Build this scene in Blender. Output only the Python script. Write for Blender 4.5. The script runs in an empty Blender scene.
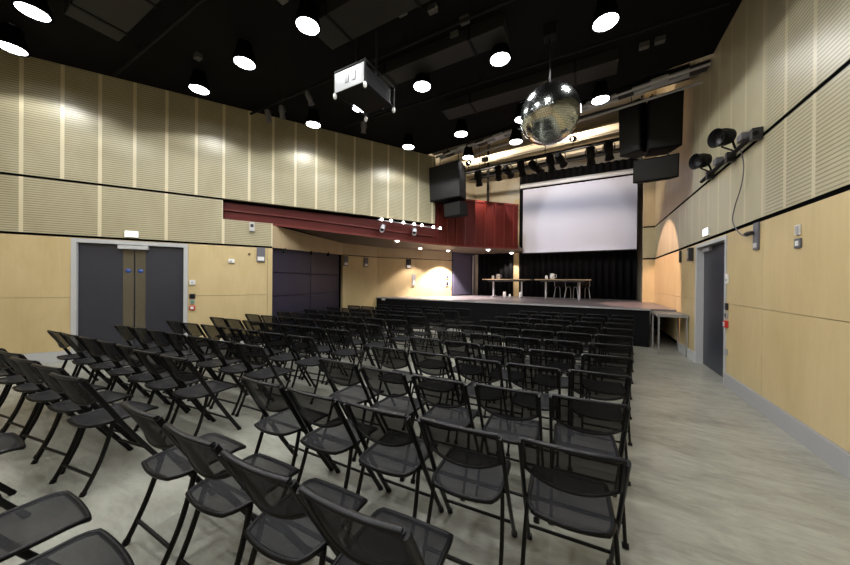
import bpy, math, random
from mathutils import Vector, Matrix
random.seed(7)
SC = bpy.context.scene
COL = SC.collection

# ------------------------------------------------------------------ materials
def mat(name, color, rough=0.5, metal=0.0, spec=0.5, emit=None, estr=0.0):
    m = bpy.data.materials.new(name); m.use_nodes = True
    b = m.node_tree.nodes['Principled BSDF']
    b.inputs['Base Color'].default_value = (*color, 1)
    b.inputs['Roughness'].default_value = rough
    b.inputs['Metallic'].default_value = metal
    b.inputs['Specular IOR Level'].default_value = spec
    if emit:
        b.inputs['Emission Color'].default_value = (*emit, 1)
        b.inputs['Emission Strength'].default_value = estr
    return m

class NT:
    """small node-tree writer"""
    def __init__(s, m):
        s.t = m.node_tree; s.bsdf = s.t.nodes['Principled BSDF']
    def n(s, kind, **kw):
        x = s.t.nodes.new(kind)
        for k, v in kw.items():
            if k.startswith('i_'):
                x.inputs[k[2:].replace('_', ' ')].default_value = v
            else:
                setattr(x, k, v)
        return x
    def l(s, a, b): s.t.links.new(a, b)
    def math(s, op, a, b=None):
        x = s.n('ShaderNodeMath', operation=op)
        for i, v in enumerate((a, b)):
            if v is None: continue
            if isinstance(v, (int, float)): x.inputs[i].default_value = v
            else: s.l(v, x.inputs[i])
        return x.outputs[0]
    def pos(s): return s.n('ShaderNodeNewGeometry').outputs['Position']
    def scaled(s, v, sc):
        x = s.n('ShaderNodeVectorMath', operation='MULTIPLY'); s.l(v, x.inputs[0]); x.inputs[1].default_value = sc
        return x.outputs[0]
    def noise(s, v, scale, detail=4, rough=0.55, dist=0.0):
        x = s.n('ShaderNodeTexNoise', i_Scale=scale, i_Detail=detail, i_Roughness=rough, i_Distortion=dist)
        s.l(v, x.inputs['Vector']); return x.outputs['Fac']
    def ramp(s, f, stops):
        x = s.n('ShaderNodeValToRGB'); e = x.color_ramp.elements
        while len(e) < len(stops): e.new(0.5)
        for k, (p, c) in zip(e, stops): k.position = p; k.color = (*c, 1)
        s.l(f, x.inputs[0]); return x.outputs[0]
    def mix(s, f, a, b, mode='MIX'):
        x = s.n('ShaderNodeMix', data_type='RGBA', blend_type=mode)
        for i, v in ((0, f), (6, a), (7, b)):
            if isinstance(v, (int, float)): x.inputs[i].default_value = v
            elif isinstance(v, tuple): x.inputs[i].default_value = (*v, 1)
            else: s.l(v, x.inputs[i])
        return x.outputs[2]
    def bump(s, h, strength, dist=0.01):
        x = s.n('ShaderNodeBump', i_Strength=strength, i_Distance=dist); s.l(h, x.inputs['Height'])
        s.l(x.outputs[0], s.bsdf.inputs['Normal'])

def dotpos(nt, v):
    x = nt.n('ShaderNodeVectorMath', operation='DOT_PRODUCT'); nt.l(nt.pos(), x.inputs[0]); x.inputs[1].default_value = v
    return x.outputs['Value']

# plan geometry of the hall -------------------------------------------------
NL = Vector((0.84727, -0.53116, 0)); DL = Vector((0.53116, 0.84727, 0)); CL = -7.9087
def lw(s, z, off=0.0):                      # point on the slanted side wall
    return NL * (CL + off) + DL * s + Vector((0, 0, z))
XW = 1.80
G1, G2, HW = 2.2755, 3.274, 5.35            # the two shadow gaps and the top of the timber

def plywood(name, c1, c2, rough=0.42):
    m = mat(name, c1, rough, spec=0.35); nt = NT(m)
    v = nt.scaled(nt.pos(), (1.2, 1.2, 0.5))
    a = nt.noise(v, 1.6, 5, 0.6, 0.6)
    g = nt.noise(nt.scaled(nt.pos(), (9, 9, 0.8)), 3.0, 4)
    f = nt.math('ADD', nt.math('MULTIPLY', a, 0.75), nt.math('MULTIPLY', g, 0.25))
    nt.l(nt.ramp(f, [(0.3, c2), (0.68, c1)]), nt.bsdf.inputs['Base Color'])
    return m

def slotted(name, axis, pitch, offset, slot, ymax=None, base=((.47, .432, .288), (.40, .362, .23))):
    """birch board with rows of narrow acoustic slots, plain upright strips between the slotted fields"""
    m = mat(name, base[0], 0.37, spec=0.5); nt = NT(m)
    s = dotpos(nt, axis)
    z = dotpos(nt, (0, 0, 1))
    ph = nt.math('FRACT', nt.math('DIVIDE', nt.math('SUBTRACT', s, offset - 500 * pitch), pitch))
    w = 0.026 / pitch
    strip = nt.math('MAXIMUM', nt.math('LESS_THAN', ph, w), nt.math('GREATER_THAN', ph, 1 - w))
    zz = nt.math('FRACT', nt.math('DIVIDE', nt.math('ADD', z, 10), slot))
    hole = nt.math('LESS_THAN', zz, 0.30)
    field = nt.math('SUBTRACT', 1.0, strip)
    if ymax is not None:
        field = nt.math('MULTIPLY', field, nt.math('LESS_THAN', s, ymax))
    hole = nt.math('MULTIPLY', hole, field)
    n = nt.noise(nt.scaled(nt.pos(), (1.5, 1.5, 0.7)), 1.5, 5, 0.6, 0.5)
    c = nt.ramp(n, [(0.3, base[1]), (0.7, base[0])])
    c = nt.mix(nt.math('MULTIPLY', strip, 1.0 if ymax is None else 0.45), c, (.66, .60, .42))
    c = nt.mix(nt.math('MULTIPLY', hole, 0.62), c, (.10, .07, .04))
    nt.l(c, nt.bsdf.inputs['Base Color'])
    return m

M = {}
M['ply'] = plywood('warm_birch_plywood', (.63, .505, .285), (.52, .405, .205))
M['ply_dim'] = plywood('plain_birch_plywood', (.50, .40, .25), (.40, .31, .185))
M['slot_left_up'] = slotted('slotted_birch_top_field', tuple(DL), 0.484, -3.57, 0.040)
M['slot_left_mid'] = slotted('slotted_birch_middle_field', tuple(DL), 0.967, -3.57, 0.040)
M['slot_right'] = slotted('slotted_birch_aisle_wall', (0, 1, 0), 0.46, 4.11, 0.040, 4.95)
M['black'] = mat('matt_black', (.006, .006, .007), 0.7, spec=0.2)
M['ceil'] = mat('black_ceiling_paint', (.0075, .0072, .0072), 0.85, spec=0.1)
M['void'] = mat('shadow_gap_black', (.004, .004, .004), 0.9, spec=0.0)
M['grey'] = mat('grey_painted_metal', (.36, .36, .37), 0.4)
M['lightgrey'] = mat('light_grey_paint', (.50, .51, .52), 0.45)
M['slate'] = mat('slate_door_laminate', (.030, .033, .046), 0.38)
M['glassbrown'] = mat('dark_glazed_strip', (.10, .086, .060), 0.14, spec=0.6)  # brown of the reflections put into the glass colour
M['red'] = mat('oxblood_panel', (.082, .009, .007), 0.5, spec=0.25)
M['redlip'] = mat('oxblood_lip', (.125, .016, .012), 0.38)
M['navy'] = mat('midnight_navy_panel', (.018, .016, .042), 0.5)
M['navyline'] = mat('navy_joint', (.007, .006, .015), 0.6)
M['white'] = mat('white_plastic', (.75, .75, .74), 0.4)
M['cream'] = mat('cream_paint', (.55, .49, .38), 0.5)
M['silver'] = mat('brushed_aluminium', (.60, .60, .62), 0.3, metal=0.9)
M['silverpaint'] = mat('silver_grey_paint', (.52, .53, .58), 0.35)
M['steel'] = mat('dark_steel', (.05, .05, .055), 0.4, metal=0.6)
M['redplastic'] = mat('red_plastic', (.55, .03, .03), 0.4)
M['blueplastic'] = mat('blue_sign', (.04, .09, .34), 0.4)
M['greenplastic'] = mat('green_plastic', (.10, .28, .16), 0.4)
M['greymid'] = mat('dark_grey_plastic', (.13, .13, .15), 0.45)
M['lens'] = mat('lamp_lens', (1, 1, 1), 0.4, emit=(0.97, 0.98, 1.0), estr=4)
M['lens_small'] = mat('small_lamp_lens', (1, 1, 1), 0.4, emit=(1.0, 0.95, 0.88), estr=9)
M['exit'] = mat('lit_sign_face', (.9, .9, .9), 0.4, emit=(0.90, 1.0, 0.97), estr=1.3)
M['clear'] = mat('black_cable', (.02, .02, .02), 0.5)
M['tabletop'] = mat('pale_oak_laminate', (.50, .36, .22), 0.4)
M['frame'] = mat('black_chair_plastic', (.004, .004, .005), 0.40, spec=0.22)
M['tube'] = mat('black_chair_tube', (.0035, .0035, .004), 0.36, spec=0.25)
M['rim'] = mat('charcoal_rim_plastic', (.005, .0053, .0072), 0.38, spec=0.25)

def mesh_fabric(name, col, alpha):
    m = mat(name, col, 0.55, spec=0.16); nt = NT(m)
    t = m.node_tree; out = t.nodes['Material Output']
    # woven threads: fine check of darker and lighter threads
    tc = nt.n('ShaderNodeTexCoord').outputs['Object']
    ck = nt.n('ShaderNodeTexChecker', i_Scale=220.0); nt.l(tc, ck.inputs['Vector'])
    ck.inputs['Color1'].default_value = (*col, 1); ck.inputs['Color2'].default_value = (*[c * .6 for c in col], 1)
    nt.l(ck.outputs[0], nt.bsdf.inputs['Base Color'])
    tr = nt.n('ShaderNodeBsdfTransparent'); mx = nt.n('ShaderNodeMixShader'); mx.inputs[0].default_value = alpha
    nt.l(nt.bsdf.outputs[0], mx.inputs[1]); nt.l(tr.outputs[0], mx.inputs[2]); nt.l(mx.outputs[0], out.inputs['Surface'])
    return m
M['backmesh'] = mesh_fabric('woven_back_mesh', (.009, .009, .0105), 0.15)
M['seatmesh'] = mesh_fabric('woven_seat_mesh', (.0145, .015, .0185), 0.14)

# polished concrete
m = mat('polished_concrete', (.25, .24, .20), 0.35, spec=0.45); nt = NT(m)
p = nt.pos()
a = nt.noise(nt.scaled(p, (1.0, 2.3, 1)), 1.5, 7, 0.66, 0.9)
b_ = nt.noise(nt.scaled(p, (2.2, 8.0, 1)), 2.6, 5, 0.65, 0.8)
c_ = nt.noise(p, 0.55, 3)
f = nt.math('ADD', nt.math('MULTIPLY', a, 0.5), nt.math('ADD', nt.math('MULTIPLY', b_, 0.28), nt.math('MULTIPLY', c_, 0.22)))
nt.l(nt.ramp(f, [(0.30, (.14, .138, .112)), (0.44, (.25, .25, .21)), (0.56, (.34, .342, .295)), (0.70, (.42, .422, .37))]), nt.bsdf.inputs['Base Color'])
r_ = nt.ramp(b_, [(0.3, (.42,) * 3), (0.7, (.26,) * 3)]); nt.l(r_, nt.bsdf.inputs['Roughness'])
nt.bump(b_, 0.06, 0.01)
M['floor'] = m
# stage boards
m = mat('dusty_stage_boards', (.17, .155, .165), 0.33, spec=0.5); nt = NT(m)
n = nt.noise(nt.scaled(nt.pos(), (0.8, 3.5, 1)), 2.4, 5)
nt.l(nt.ramp(n, [(0.3, (.12, .105, .115)), (0.7, (.23, .21, .225))]), nt.bsdf.inputs['Base Color'])
M['stage'] = m
# cloth
m = mat('black_serge', (.007, .007, .008), 0.95, spec=0.1); M['drape'] = m
m = mat('screen_cloth', (.60, .61, .72), 0.75, spec=0.15); M['screen'] = m
# mirror facets
m = mat('mirror_tiles', (.66, .70, .68), 0.16, metal=1.0); M['mirror'] = m

# ------------------------------------------------------------------ mesh building
class MB:
    def __init__(s): s.v = []; s.f = []; s.smooth = []
    def add(s, vs, fs, smooth=False):
        o = len(s.v); s.v += [tuple(v) for v in vs]; s.f += [tuple(i + o for i in f) for f in fs]; s.smooth += [smooth] * len(fs)
        return s
    def box(s, a, b):
        x0, y0, z0 = a; x1, y1, z1 = b
        vs = [(x, y, z) for z in (z0, z1) for x, y in ((x0, y0), (x1, y0), (x1, y1), (x0, y1))]
        return s.add(vs, [(3, 2, 1, 0), (4, 5, 6, 7), (0, 1, 5, 4), (1, 2, 6, 5), (2, 3, 7, 6), (3, 0, 4, 7)])
    def obox(s, o, ux, uy, uz):                # box from a corner and three edge vectors
        o, ux, uy, uz = map(Vector, (o, ux, uy, uz))
        vs = [o, o + ux, o + ux + uy, o + uy]; vs += [v + uz for v in vs]
        return s.add(vs, [(3, 2, 1, 0), (4, 5, 6, 7), (0, 1, 5, 4), (1, 2, 6, 5), (2, 3, 7, 6), (3, 0, 4, 7)])
    def prism(s, pts, z0, z1):
        n = len(pts); z0s = z0 if isinstance(z0, (list, tuple)) else [z0] * n; z1s = z1 if isinstance(z1, (list, tuple)) else [z1] * n
        vs = [(x, y, z) for (x, y), z in zip(pts, z0s)] + [(x, y, z) for (x, y), z in zip(pts, z1s)]
        fs = [tuple(range(n))[::-1], tuple(range(n, 2 * n))] + [(i, (i + 1) % n, n + (i + 1) % n, n + i) for i in range(n)]
        return s.add(vs, fs)
    def tube(s, pts, r, seg=8, squash=(1, 1), caps=True):
        pts = [Vector(p) for p in pts]; n = len(pts)
        rr = r if isinstance(r, (list, tuple)) else [r] * n
        rings = []; prev = None
        for i, p in enumerate(pts):
            t = (pts[min(i + 1, n - 1)] - pts[max(i - 1, 0)]).normalized()
            if prev is None:
                up = Vector((1, 0, 0)) if abs(t.x) < 0.9 else Vector((0, 0, 1))
                u = (up - t * up.dot(t)).normalized()
            else:
                u = (prev - t * prev.dot(t)).normalized()
            prev = u; w = t.cross(u)
            rings.append([p + u * (math.cos(2 * math.pi * k / seg) * rr[i] * squash[0]) + w * (math.sin(2 * math.pi * k / seg) * rr[i] * squash[1]) for k in range(seg)])
        vs = [v for R in rings for v in R]
        fs = [(i * seg + k, i * seg + (k + 1) % seg, (i + 1) * seg + (k + 1) % seg, (i + 1) * seg + k) for i in range(n - 1) for k in range(seg)]
        s.add(vs, fs, True)
        if caps:
            s.add(rings[0], [tuple(range(seg))[::-1]]); s.add(rings[-1], [tuple(range(seg))])
        return s
    def lathe(s, prof, c=(0, 0, 0), seg=24, axis=None, caps=True):
        c = Vector(c); ax = Vector(axis or (0, 0, 1)).normalized()
        up = Vector((1, 0, 0)) if abs(ax.x) < 0.9 else Vector((0, 1, 0))
        u = (up - ax * up.dot(ax)).normalized(); w = ax.cross(u)
        vs = [c + ax * h + (u * math.cos(2 * math.pi * k / seg) + w * math.sin(2 * math.pi * k / seg)) * r for r, h in prof for k in range(seg)]
        fs = [(i * seg + k, i * seg + (k + 1) % seg, (i + 1) * seg + (k + 1) % seg, (i + 1) * seg + k) for i in range(len(prof) - 1) for k in range(seg)]
        s.add(vs, fs, True)
        if caps:
            for i, rev in ((0, True), (len(prof) - 1, False)):
                if prof[i][0] > 1e-4:
                    ring = vs[i * seg:(i + 1) * seg]; s.add(ring, [tuple(range(seg))[::-1] if rev else tuple(range(seg))])
        return s
    def grid(s, rows, smooth=True):              # rows of points -> open surface
        n = len(rows[0]); vs = [v for R in rows for v in R]
        return s.add(vs, [(i * n + k, i * n + k + 1, (i + 1) * n + k + 1, (i + 1) * n + k) for i in range(len(rows) - 1) for k in range(n - 1)], smooth)
    def build(s, name, material, parent=None, bevel=0.0):
        me = bpy.data.meshes.new(name); me.from_pydata(s.v, [], s.f); me.update()
        for p_, sm in zip(me.polygons, s.smooth): p_.use_smooth = sm
        me.materials.append(material)
        o = bpy.data.objects.new(name, me); COL.objects.link(o)
        if parent: o.parent = parent
        if bevel:
            b = o.modifiers.new('edge', 'BEVEL'); b.width = bevel; b.segments = 2; b.limit_method = 'ANGLE'
        return o

def spline(pts, n=6):
    pts = [Vector(p) for p in pts]; out = []
    for i in range(len(pts) - 1):
        p0, p1, p2, p3 = pts[max(i - 1, 0)], pts[i], pts[i + 1], pts[min(i + 2, len(pts) - 1)]
        for k in range(n):
            t = k / n
            out.append(0.5 * ((2 * p1) + (p2 - p0) * t + (2 * p0 - 5 * p1 + 4 * p2 - p3) * t * t + (3 * p1 - p0 - 3 * p2 + p3) * t ** 3))
    return out + [pts[-1]]

def tag(o, label, cat, group=None, kind=None):
    o['label'] = label; o['category'] = cat
    if group: o['group'] = group
    if kind: o['kind'] = kind
    return o
def thing(name, label, cat, loc=(0, 0, 0), rz=0, group=None):
    o = bpy.data.objects.new(name, None); COL.objects.link(o); o.location = loc; o.rotation_euler = (0, 0, rz); o.empty_display_size = 0.1
    return tag(o, label, cat, group)
def struct(name, mb, material, parent=None, label=None, cat=None, bevel=0):
    o = mb.build(name, material, parent, bevel); o['kind'] = 'structure'
    if parent is None:
        o['label'] = label; o['category'] = cat
    return o
ORD = ['first', 'second', 'third', 'fourth', 'fifth', 'sixth', 'seventh', 'eighth', 'ninth', 'tenth', 'eleventh', 'twelfth', 'thirteenth']

# ------------------------------------------------------------------ shell
struct('floor', MB().box((-11, -2.2, -.15), (1.95, 13.3, 0)), M['floor'], None, 'streaky polished grey concrete floor under the chairs', 'floor')
# ceiling: black slab that stops short of the stage
struct('ceiling', MB().prism([(-12, -2.2), (2.0, -2.2), (2.0, 6.66), (-4.2, 8.0), (-12, 8.0)], 5.36, 5.6), M['ceil'], None, 'matt black ceiling over the seating', 'ceiling')
struct('ceiling_stage', MB().box((-9, 6.4, 7.6), (2.2, 13.5, 7.75)), M['cream'], None, 'pale high ceiling over the stage', 'ceiling')

# aisle wall (X = 1.8)
wr = struct('wall_right', MB().box((1.95, -2.2, 0), (2.2, 13.5, 7.6)).box((XW + .008, -2.2, G1 - .04), (1.95, 11.6, G1 + .04)).box((XW + .008, -2.2, G2 - .04), (1.95, 11.6, G2 + .04)).box((1.51, 11.608, G1 - .04), (1.81, 11.69, G1 + .04)).box((1.51, 11.608, G2 - .04), (1.81, 11.69, G2 + .04)), M['void'], None, 'birch panelled wall beside the open aisle', 'wall')  # black strips set near flush stand in for shade in the gaps
DY0, DY1, DZ = 6.10, 7.42, 2.17                # doorway in the aisle wall
low = MB()
ys = [-2.2, -0.4, 1.4, 3.2, 5.0, DY0 - .06]
for y0, y1 in zip(ys, ys[1:]):
    low.box((XW, y0 + .003, .19), (1.94, y1 - .003, 1.205)); low.box((XW, y0 + .003, 1.211), (1.94, y1 - .003, G1 - .026))
low.box((XW, DY0 - .06, DZ + .065), (1.94, DY1 + .06, G1 - .026))
for y0, y1 in ((DY1 + .06, 9.0), (9.0, 10.3), (10.3, 11.6)):
    low.box((XW, y0 + .003, .19), (1.94, y1 - .003, 1.205)); low.box((XW, y0 + .003, 1.211), (1.94, y1 - .003, G1 - .026))
low.box((1.50, 11.6, .9), (1.80, 11.70, G1 - .026))
struct('wall_right_lower_boards', low, M['ply'], wr)
struct('wall_right_middle_boards', MB().box((XW, -2.2, G1 + .024), (1.94, 11.6, G2 - .024)).box((1.50, 11.6, G1 + .024), (1.80, 11.70, G2 - .024)), M['slot_right'], wr)
struct('wall_right_upper_boards', MB().box((XW, -2.2, G2 + .024), (1.94, 7.75, 7.6)), M['slot_right'], wr)
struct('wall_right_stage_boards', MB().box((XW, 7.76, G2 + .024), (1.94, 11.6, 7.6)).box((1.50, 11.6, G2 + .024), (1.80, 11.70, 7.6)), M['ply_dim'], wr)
struct('baseboard_right', MB().prism([(1.775, -2.2), (1.94, -2.2), (1.94, DY0 - .06), (1.775, DY0 - .06)], 0, .185), M['grey'], None, 'light grey skirting along the aisle wall', 'skirting', .004)
struct('baseboard_right_stage_end', MB().box((1.775, DY1 + .06, 0), (1.94, 8.7, .185)), M['lightgrey'], None, 'short grey skirting between aisle door and stage', 'skirting', .004)

# slanted wall
wl = bpy.data.objects.new('wall_left', None); COL.objects.link(wl); tag(wl, 'slanted birch wall with slotted boards and grey double doors', 'wall', kind='structure')
def lslab(mb, s0, s1, z0, z1, o0, o1):
    a = lw(s0, z0, o1); return mb.obox(a, DL * (s1 - s0), NL * (o0 - o1), (0, 0, z1 - z0))
LS0 = -7.0
DS0, DS1, LZ = -2.90, -1.35, 2.17
back = MB(); lslab(back, LS0, .29, 0, 2.83, -.10, -.30); lslab(back, LS0, -.68, 2.83, G2 - .02, -.10, -.30); lslab(back, LS0, 4.76, G2 - .02, HW, -.10, -.30)
lslab(back, LS0, .29, G1 - .04, G1 + .04, -.008, -.11); lslab(back, LS0, -.68, G2 - .04, G2 + .04, -.008, -.11)  # near-flush black strips give the gap shade as colour
struct('wall_left_backing', back, M['void'], wl)
lo = MB(); seams = [LS0, -5.5, -4.06, DS0 - .07]
def two(mb, s0, s1):
    lslab(mb, s0 + .003, s1 - .003, .19, 1.155, 0, -.10); lslab(mb, s0 + .003, s1 - .003, 1.161, G1 - .024, 0, -.10)
for s0, s1 in zip(seams, seams[1:]): two(lo, s0, s1)
lslab(lo, DS0 - .07, DS1 + .07, LZ + .075, G1 - .024, 0, -.10)
two(lo, DS1 + .07, .20); lslab(lo, .203, .30, .19, G1 - .024, 0, -.31)
struct('wall_left_lower_boards', lo, M['ply'], wl)
mi = MB(); lslab(mi, LS0, -.68, G1 + .022, G2 - .022, 0, -.10); lslab(mi, -.68, .30, G1 + .022, 2.835, 0, -.31)
struct('wall_left_middle_boards', mi, M['slot_left_mid'], wl)
up = MB(); lslab(up, LS0, 4.76, G2 + .022, HW, 0, -.10)
struct('wall_left_upper_boards', up, M['slot_left_up'], wl)
bl = MB(); lslab(bl, LS0, DS0 - .07, 0, .185, .025, -.10)
struct('baseboard_left', bl, M['lightgrey'], None, 'light grey skirting from the hall corner to the double doors', 'skirting')
bl = MB(); lslab(bl, DS1 + .07, .30, 0, .185, .025, -.10)
struct('baseboard_left_bay', bl, M['lightgrey'], None, 'light grey skirting between the double doors and navy bay', 'skirting')

# rear wall behind the camera
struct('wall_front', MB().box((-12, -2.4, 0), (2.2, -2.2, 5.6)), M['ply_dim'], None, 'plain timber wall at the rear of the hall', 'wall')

# wall under and behind the balcony: bay, return, stage side, stage back
A_, B_, C_, D_, E_ = (-6.56, 4.46), (-7.45, 7.70), (-7.0, 9.0), (-5.07, 11.6), (-4.62, 13.2)
def pslab(mb, p, q, z0, z1, th=.15, side=1):    # upright slab along p->q, thickness away from the hall
    p, q = Vector((*p, 0)), Vector((*q, 0)); d = (q - p).normalized(); n = Vector((-d.y, d.x, 0)) * side
    vs = []
    z0a, z0b = z0 if isinstance(z0, tuple) else (z0, z0)
    for pt, z in ((p, z0a), (q, z0b)): vs += [pt + Vector((0, 0, z)), pt + n * th + Vector((0, 0, z))]
    for pt in (p, q): vs += [pt + Vector((0, 0, z1)), pt + n * th + Vector((0, 0, z1))]
    return mb.add(vs, [(0, 1, 3, 2), (4, 6, 7, 5), (0, 2, 6, 4), (1, 5, 7, 3), (0, 4, 5, 1), (2, 3, 7, 6)])
wb = bpy.data.objects.new('wall_balcony_side', None); COL.objects.link(wb); tag(wb, 'birch wall under the red balcony running on to the stage', 'wall', kind='structure')
lb = MB(); pslab(lb, B_, C_, .0, 2.385); pslab(lb, C_, (-6.05, 10.28), .0, 2.385); pslab(lb, (-6.046, 10.286), D_, .0, 2.385)
struct('wall_balcony_lower_boards', lb, M['ply'], wb)
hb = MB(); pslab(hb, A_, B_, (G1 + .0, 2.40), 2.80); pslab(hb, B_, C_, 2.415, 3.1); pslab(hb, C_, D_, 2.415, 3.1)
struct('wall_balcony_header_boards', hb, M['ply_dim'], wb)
gb = MB(); pslab(gb, B_, C_, 2.38, 2.42, .10); pslab(gb, C_, D_, 2.38, 2.42, .10)
for p, q in ((B_, C_), (C_, D_)): pslab(gb, p, q, .0, 7.6, .02, 1)
gb2 = MB()
pslab(gb2, (-7.62, 7.75), (-7.16, 9.05), 0, 7.6, .1); pslab(gb2, (-7.16, 9.05), (-5.2, 11.7), 0, 7.6, .1); pslab(gb2, (-6.75, 4.42), (-7.62, 7.75), 2.6, 7.6, .1)
struct('wall_balcony_backing', gb2, M['void'], wb)
gu = MB(); pslab(gu, C_, D_, 3.1, 7.6); pslab(gu, D_, E_, 3.0, 7.6); pslab(gu, B_, C_, 3.1, 7.6)
struct('wall_gallery_boards', gu, M['cream'], wb)
ds = MB(); pslab(ds, D_, E_, .905, 3.0, .15)
struct('wall_stage_door_reveal', ds, M['navy'], wb)
struct('wall_back', MB().box((-9, 13.2, 0), (2.2, 13.4, 7.75)), M['cream'], None, 'timber back wall of the stage behind black drapes', 'wall')

# navy folding panels closing the bay
bay = thing('folding_partition', 'dark navy panelled partition closing the bay under the balcony', 'partition', (-7.0, 6.0, 0))
p0 = Vector((*A_, 0)); p1 = Vector((*B_, 0)); dB = (p1 - p0).normalized(); nB = Vector((-dB.y, dB.x, 0)); Lb = (p1 - p0).length
def barslab(mb, t0, t1, z0, z1, o0, o1):
    a = p0 + dB * t0 + nB * o0 - Vector((-7.0, 6.0, 0)); return mb.obox(a + Vector((0, 0, z0)), dB * (t1 - t0), nB * (o1 - o0), (0, 0, z1 - z0))
for k in range(2):
    for j, (z0, z1) in enumerate(((.02, .62), (.64, 1.10), (1.12, 1.68), (1.70, 2.36))):
        pm = MB(); barslab(pm, .05 + k * (Lb - .1) / 2, .03 + (k + 1) * (Lb - .1) / 2, z0, z1, .10, .14); pm.build('panel', M['navy'], bay, .006)
fm = MB(); barslab(fm, 0, Lb, 0, 2.42, .145, .19); fm.build('backing_frame', M['navyline'], bay)
for i, t in enumerate((.45, 1.55, 2.45)):
    l = thing('cabin_light', 'tiny white lamp at the head of the navy bay, ' + ('beside the timber corner', 'in the middle', 'farthest under the balcony')[i], 'lamp', p0 + dB * t + nB * .02 + Vector((0, 0, 2.20 + .05 * i)), group='lamps at the head of the navy bay')
    MB().lathe([(.005, .12), (.035, .10), (.035, .0), (.03, -.03)], seg=12).build('lamp_body', M['black'], l)
    MB().lathe([(.0, -.034), (.026, -.032)], seg=12).build('lens', M['white'], l)
    MB().tube([(0, 0, .11), (0, 0, .40)], .006, 6).build('stem', M['black'], l)

# ------------------------------------------------------------------ balcony
bal = thing('balcony', 'curved oxblood red balcony front under the slotted wall', 'balcony', (0, 0, 0))
def lxy(s_, off): p_ = lw(s_, 0, off); return (p_.x, p_.y)
FP = [lxy(-.68, -.13), lxy(.6, -.14), lxy(2.2, -.15), lxy(3.6, -.14), lxy(4.75, -.12), (-3.66, 9.27), (-2.16, 10.62)]
BZ = [2.835, 2.82, 2.77, 2.71, 2.67, 2.67, 2.67]
fs_ = FP; TOP = [3.24, 3.24, 3.24, 3.24, 3.24, 4.20, 4.15]
def ribbon(path, z0, z1, t0, t1):
    """solid band along a path between two sideways offsets (towards the hall is negative)"""
    mb = MB(); P = [Vector((x, y, 0)) for x, y in path]; rows = []
    for i, p_ in enumerate(P):
        d = (P[min(i + 1, len(P) - 1)] - P[max(i - 1, 0)]).normalized(); n = Vector((-d.y, d.x, 0))
        za = z0[i] if isinstance(z0, list) else z0
        zb = z1[i] if isinstance(z1, list) else z1
        rows.append([p_ + n * t0 + Vector((0, 0, za)), p_ + n * t1 + Vector((0, 0, za)), p_ + n * t1 + Vector((0, 0, zb)), p_ + n * t0 + Vector((0, 0, zb)), p_ + n * t0 + Vector((0, 0, za))])
    mb.grid(rows, False); mb.add(rows[0][:4], [(0, 1, 2, 3)]); mb.add(rows[-1][:4], [(3, 2, 1, 0)])
    return mb
ribbon(fs_[:5], BZ[:5], TOP[:5], 0, .08).build('front_panel', M['red'], bal)
ribbon(fs_[4:], BZ[4:], [4.22, 4.20, 4.15], 0, .08).build('front_panel', M['red'], bal)
ribbon(fs_[:5], [z + .22 for z in BZ[:5]], [z + .25 for z in BZ[:5]], -.04, -.002).build('ledge', M['redlip'], bal)
ribbon(fs_, [z - .02 for z in BZ], [z + .035 for z in BZ], -.025, -.001).build('bottom_edge', M['redlip'], bal)
ribbon(fs_[4:], [4.20, 4.18, 4.13], [4.26, 4.24, 4.19], -.03, .11).build('top_cap', M['redlip'], bal)
for k in range(9):                                # upright ribs on the tall stretch over the stage
    t = (k + .5) / 9; a, b = Vector((*FP[4], 0)), Vector((*FP[5], 0)); c = Vector((*FP[6], 0))
    L1, L2 = (b - a).length, (c - b).length; q = t * (L1 + L2)
    p_, d = (a + (b - a) * (q / L1), (b - a).normalized()) if q < L1 else (b + (c - b) * ((q - L1) / L2), (c - b).normalized())
    n = Vector((d.y, -d.x, 0))
    MB().obox(p_ - d * .02 + n * .002 + Vector((0, 0, 2.72)), d * .04, n * .03, (0, 0, 1.45)).build('rib', M['redlip'], bal)
ux = MB(); Pf = [Vector((x, y, z)) for (x, y), z in zip(fs_, BZ)]
Pw = [Vector((*p_, z)) for p_, z in (((-6.70, 4.50), 2.835), ((-6.95, 5.6), 2.83), ((-7.25, 6.7), 2.81), ((-7.55, 7.8), 2.79), ((-7.05, 9.05), 2.77), ((-5.15, 11.65), 2.74), ((-4.7, 13.1), 2.72))]
nf = Vector((-.85, .53, 0)) * .01
ux.grid([[p_ + nf + Vector((0, 0, .02)) for p_ in Pf], [q_ + Vector((0, 0, .02)) for q_ in Pw]], False)
ux.grid([[p_ + nf + Vector((0, 0, .12)) for p_ in Pf], [q_ + Vector((0, 0, .12)) for q_ in Pw]], False)
ux.add([Pf[-1] + Vector((0, 0, .02)), Pw[-1] + Vector((0, 0, .02)), Vector((-2.36, 13.1, 2.74)), Pf[-1] + Vector((0, 0, .12)), Pw[-1] + Vector((0, 0, .12)), Vector((-2.36, 13.1, 2.84))], [(0, 1, 2), (3, 5, 4), (0, 2, 5, 3)])
ux.build('underside', mat('brown_soffit', (.10, .075, .055), .6), bal)
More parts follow.
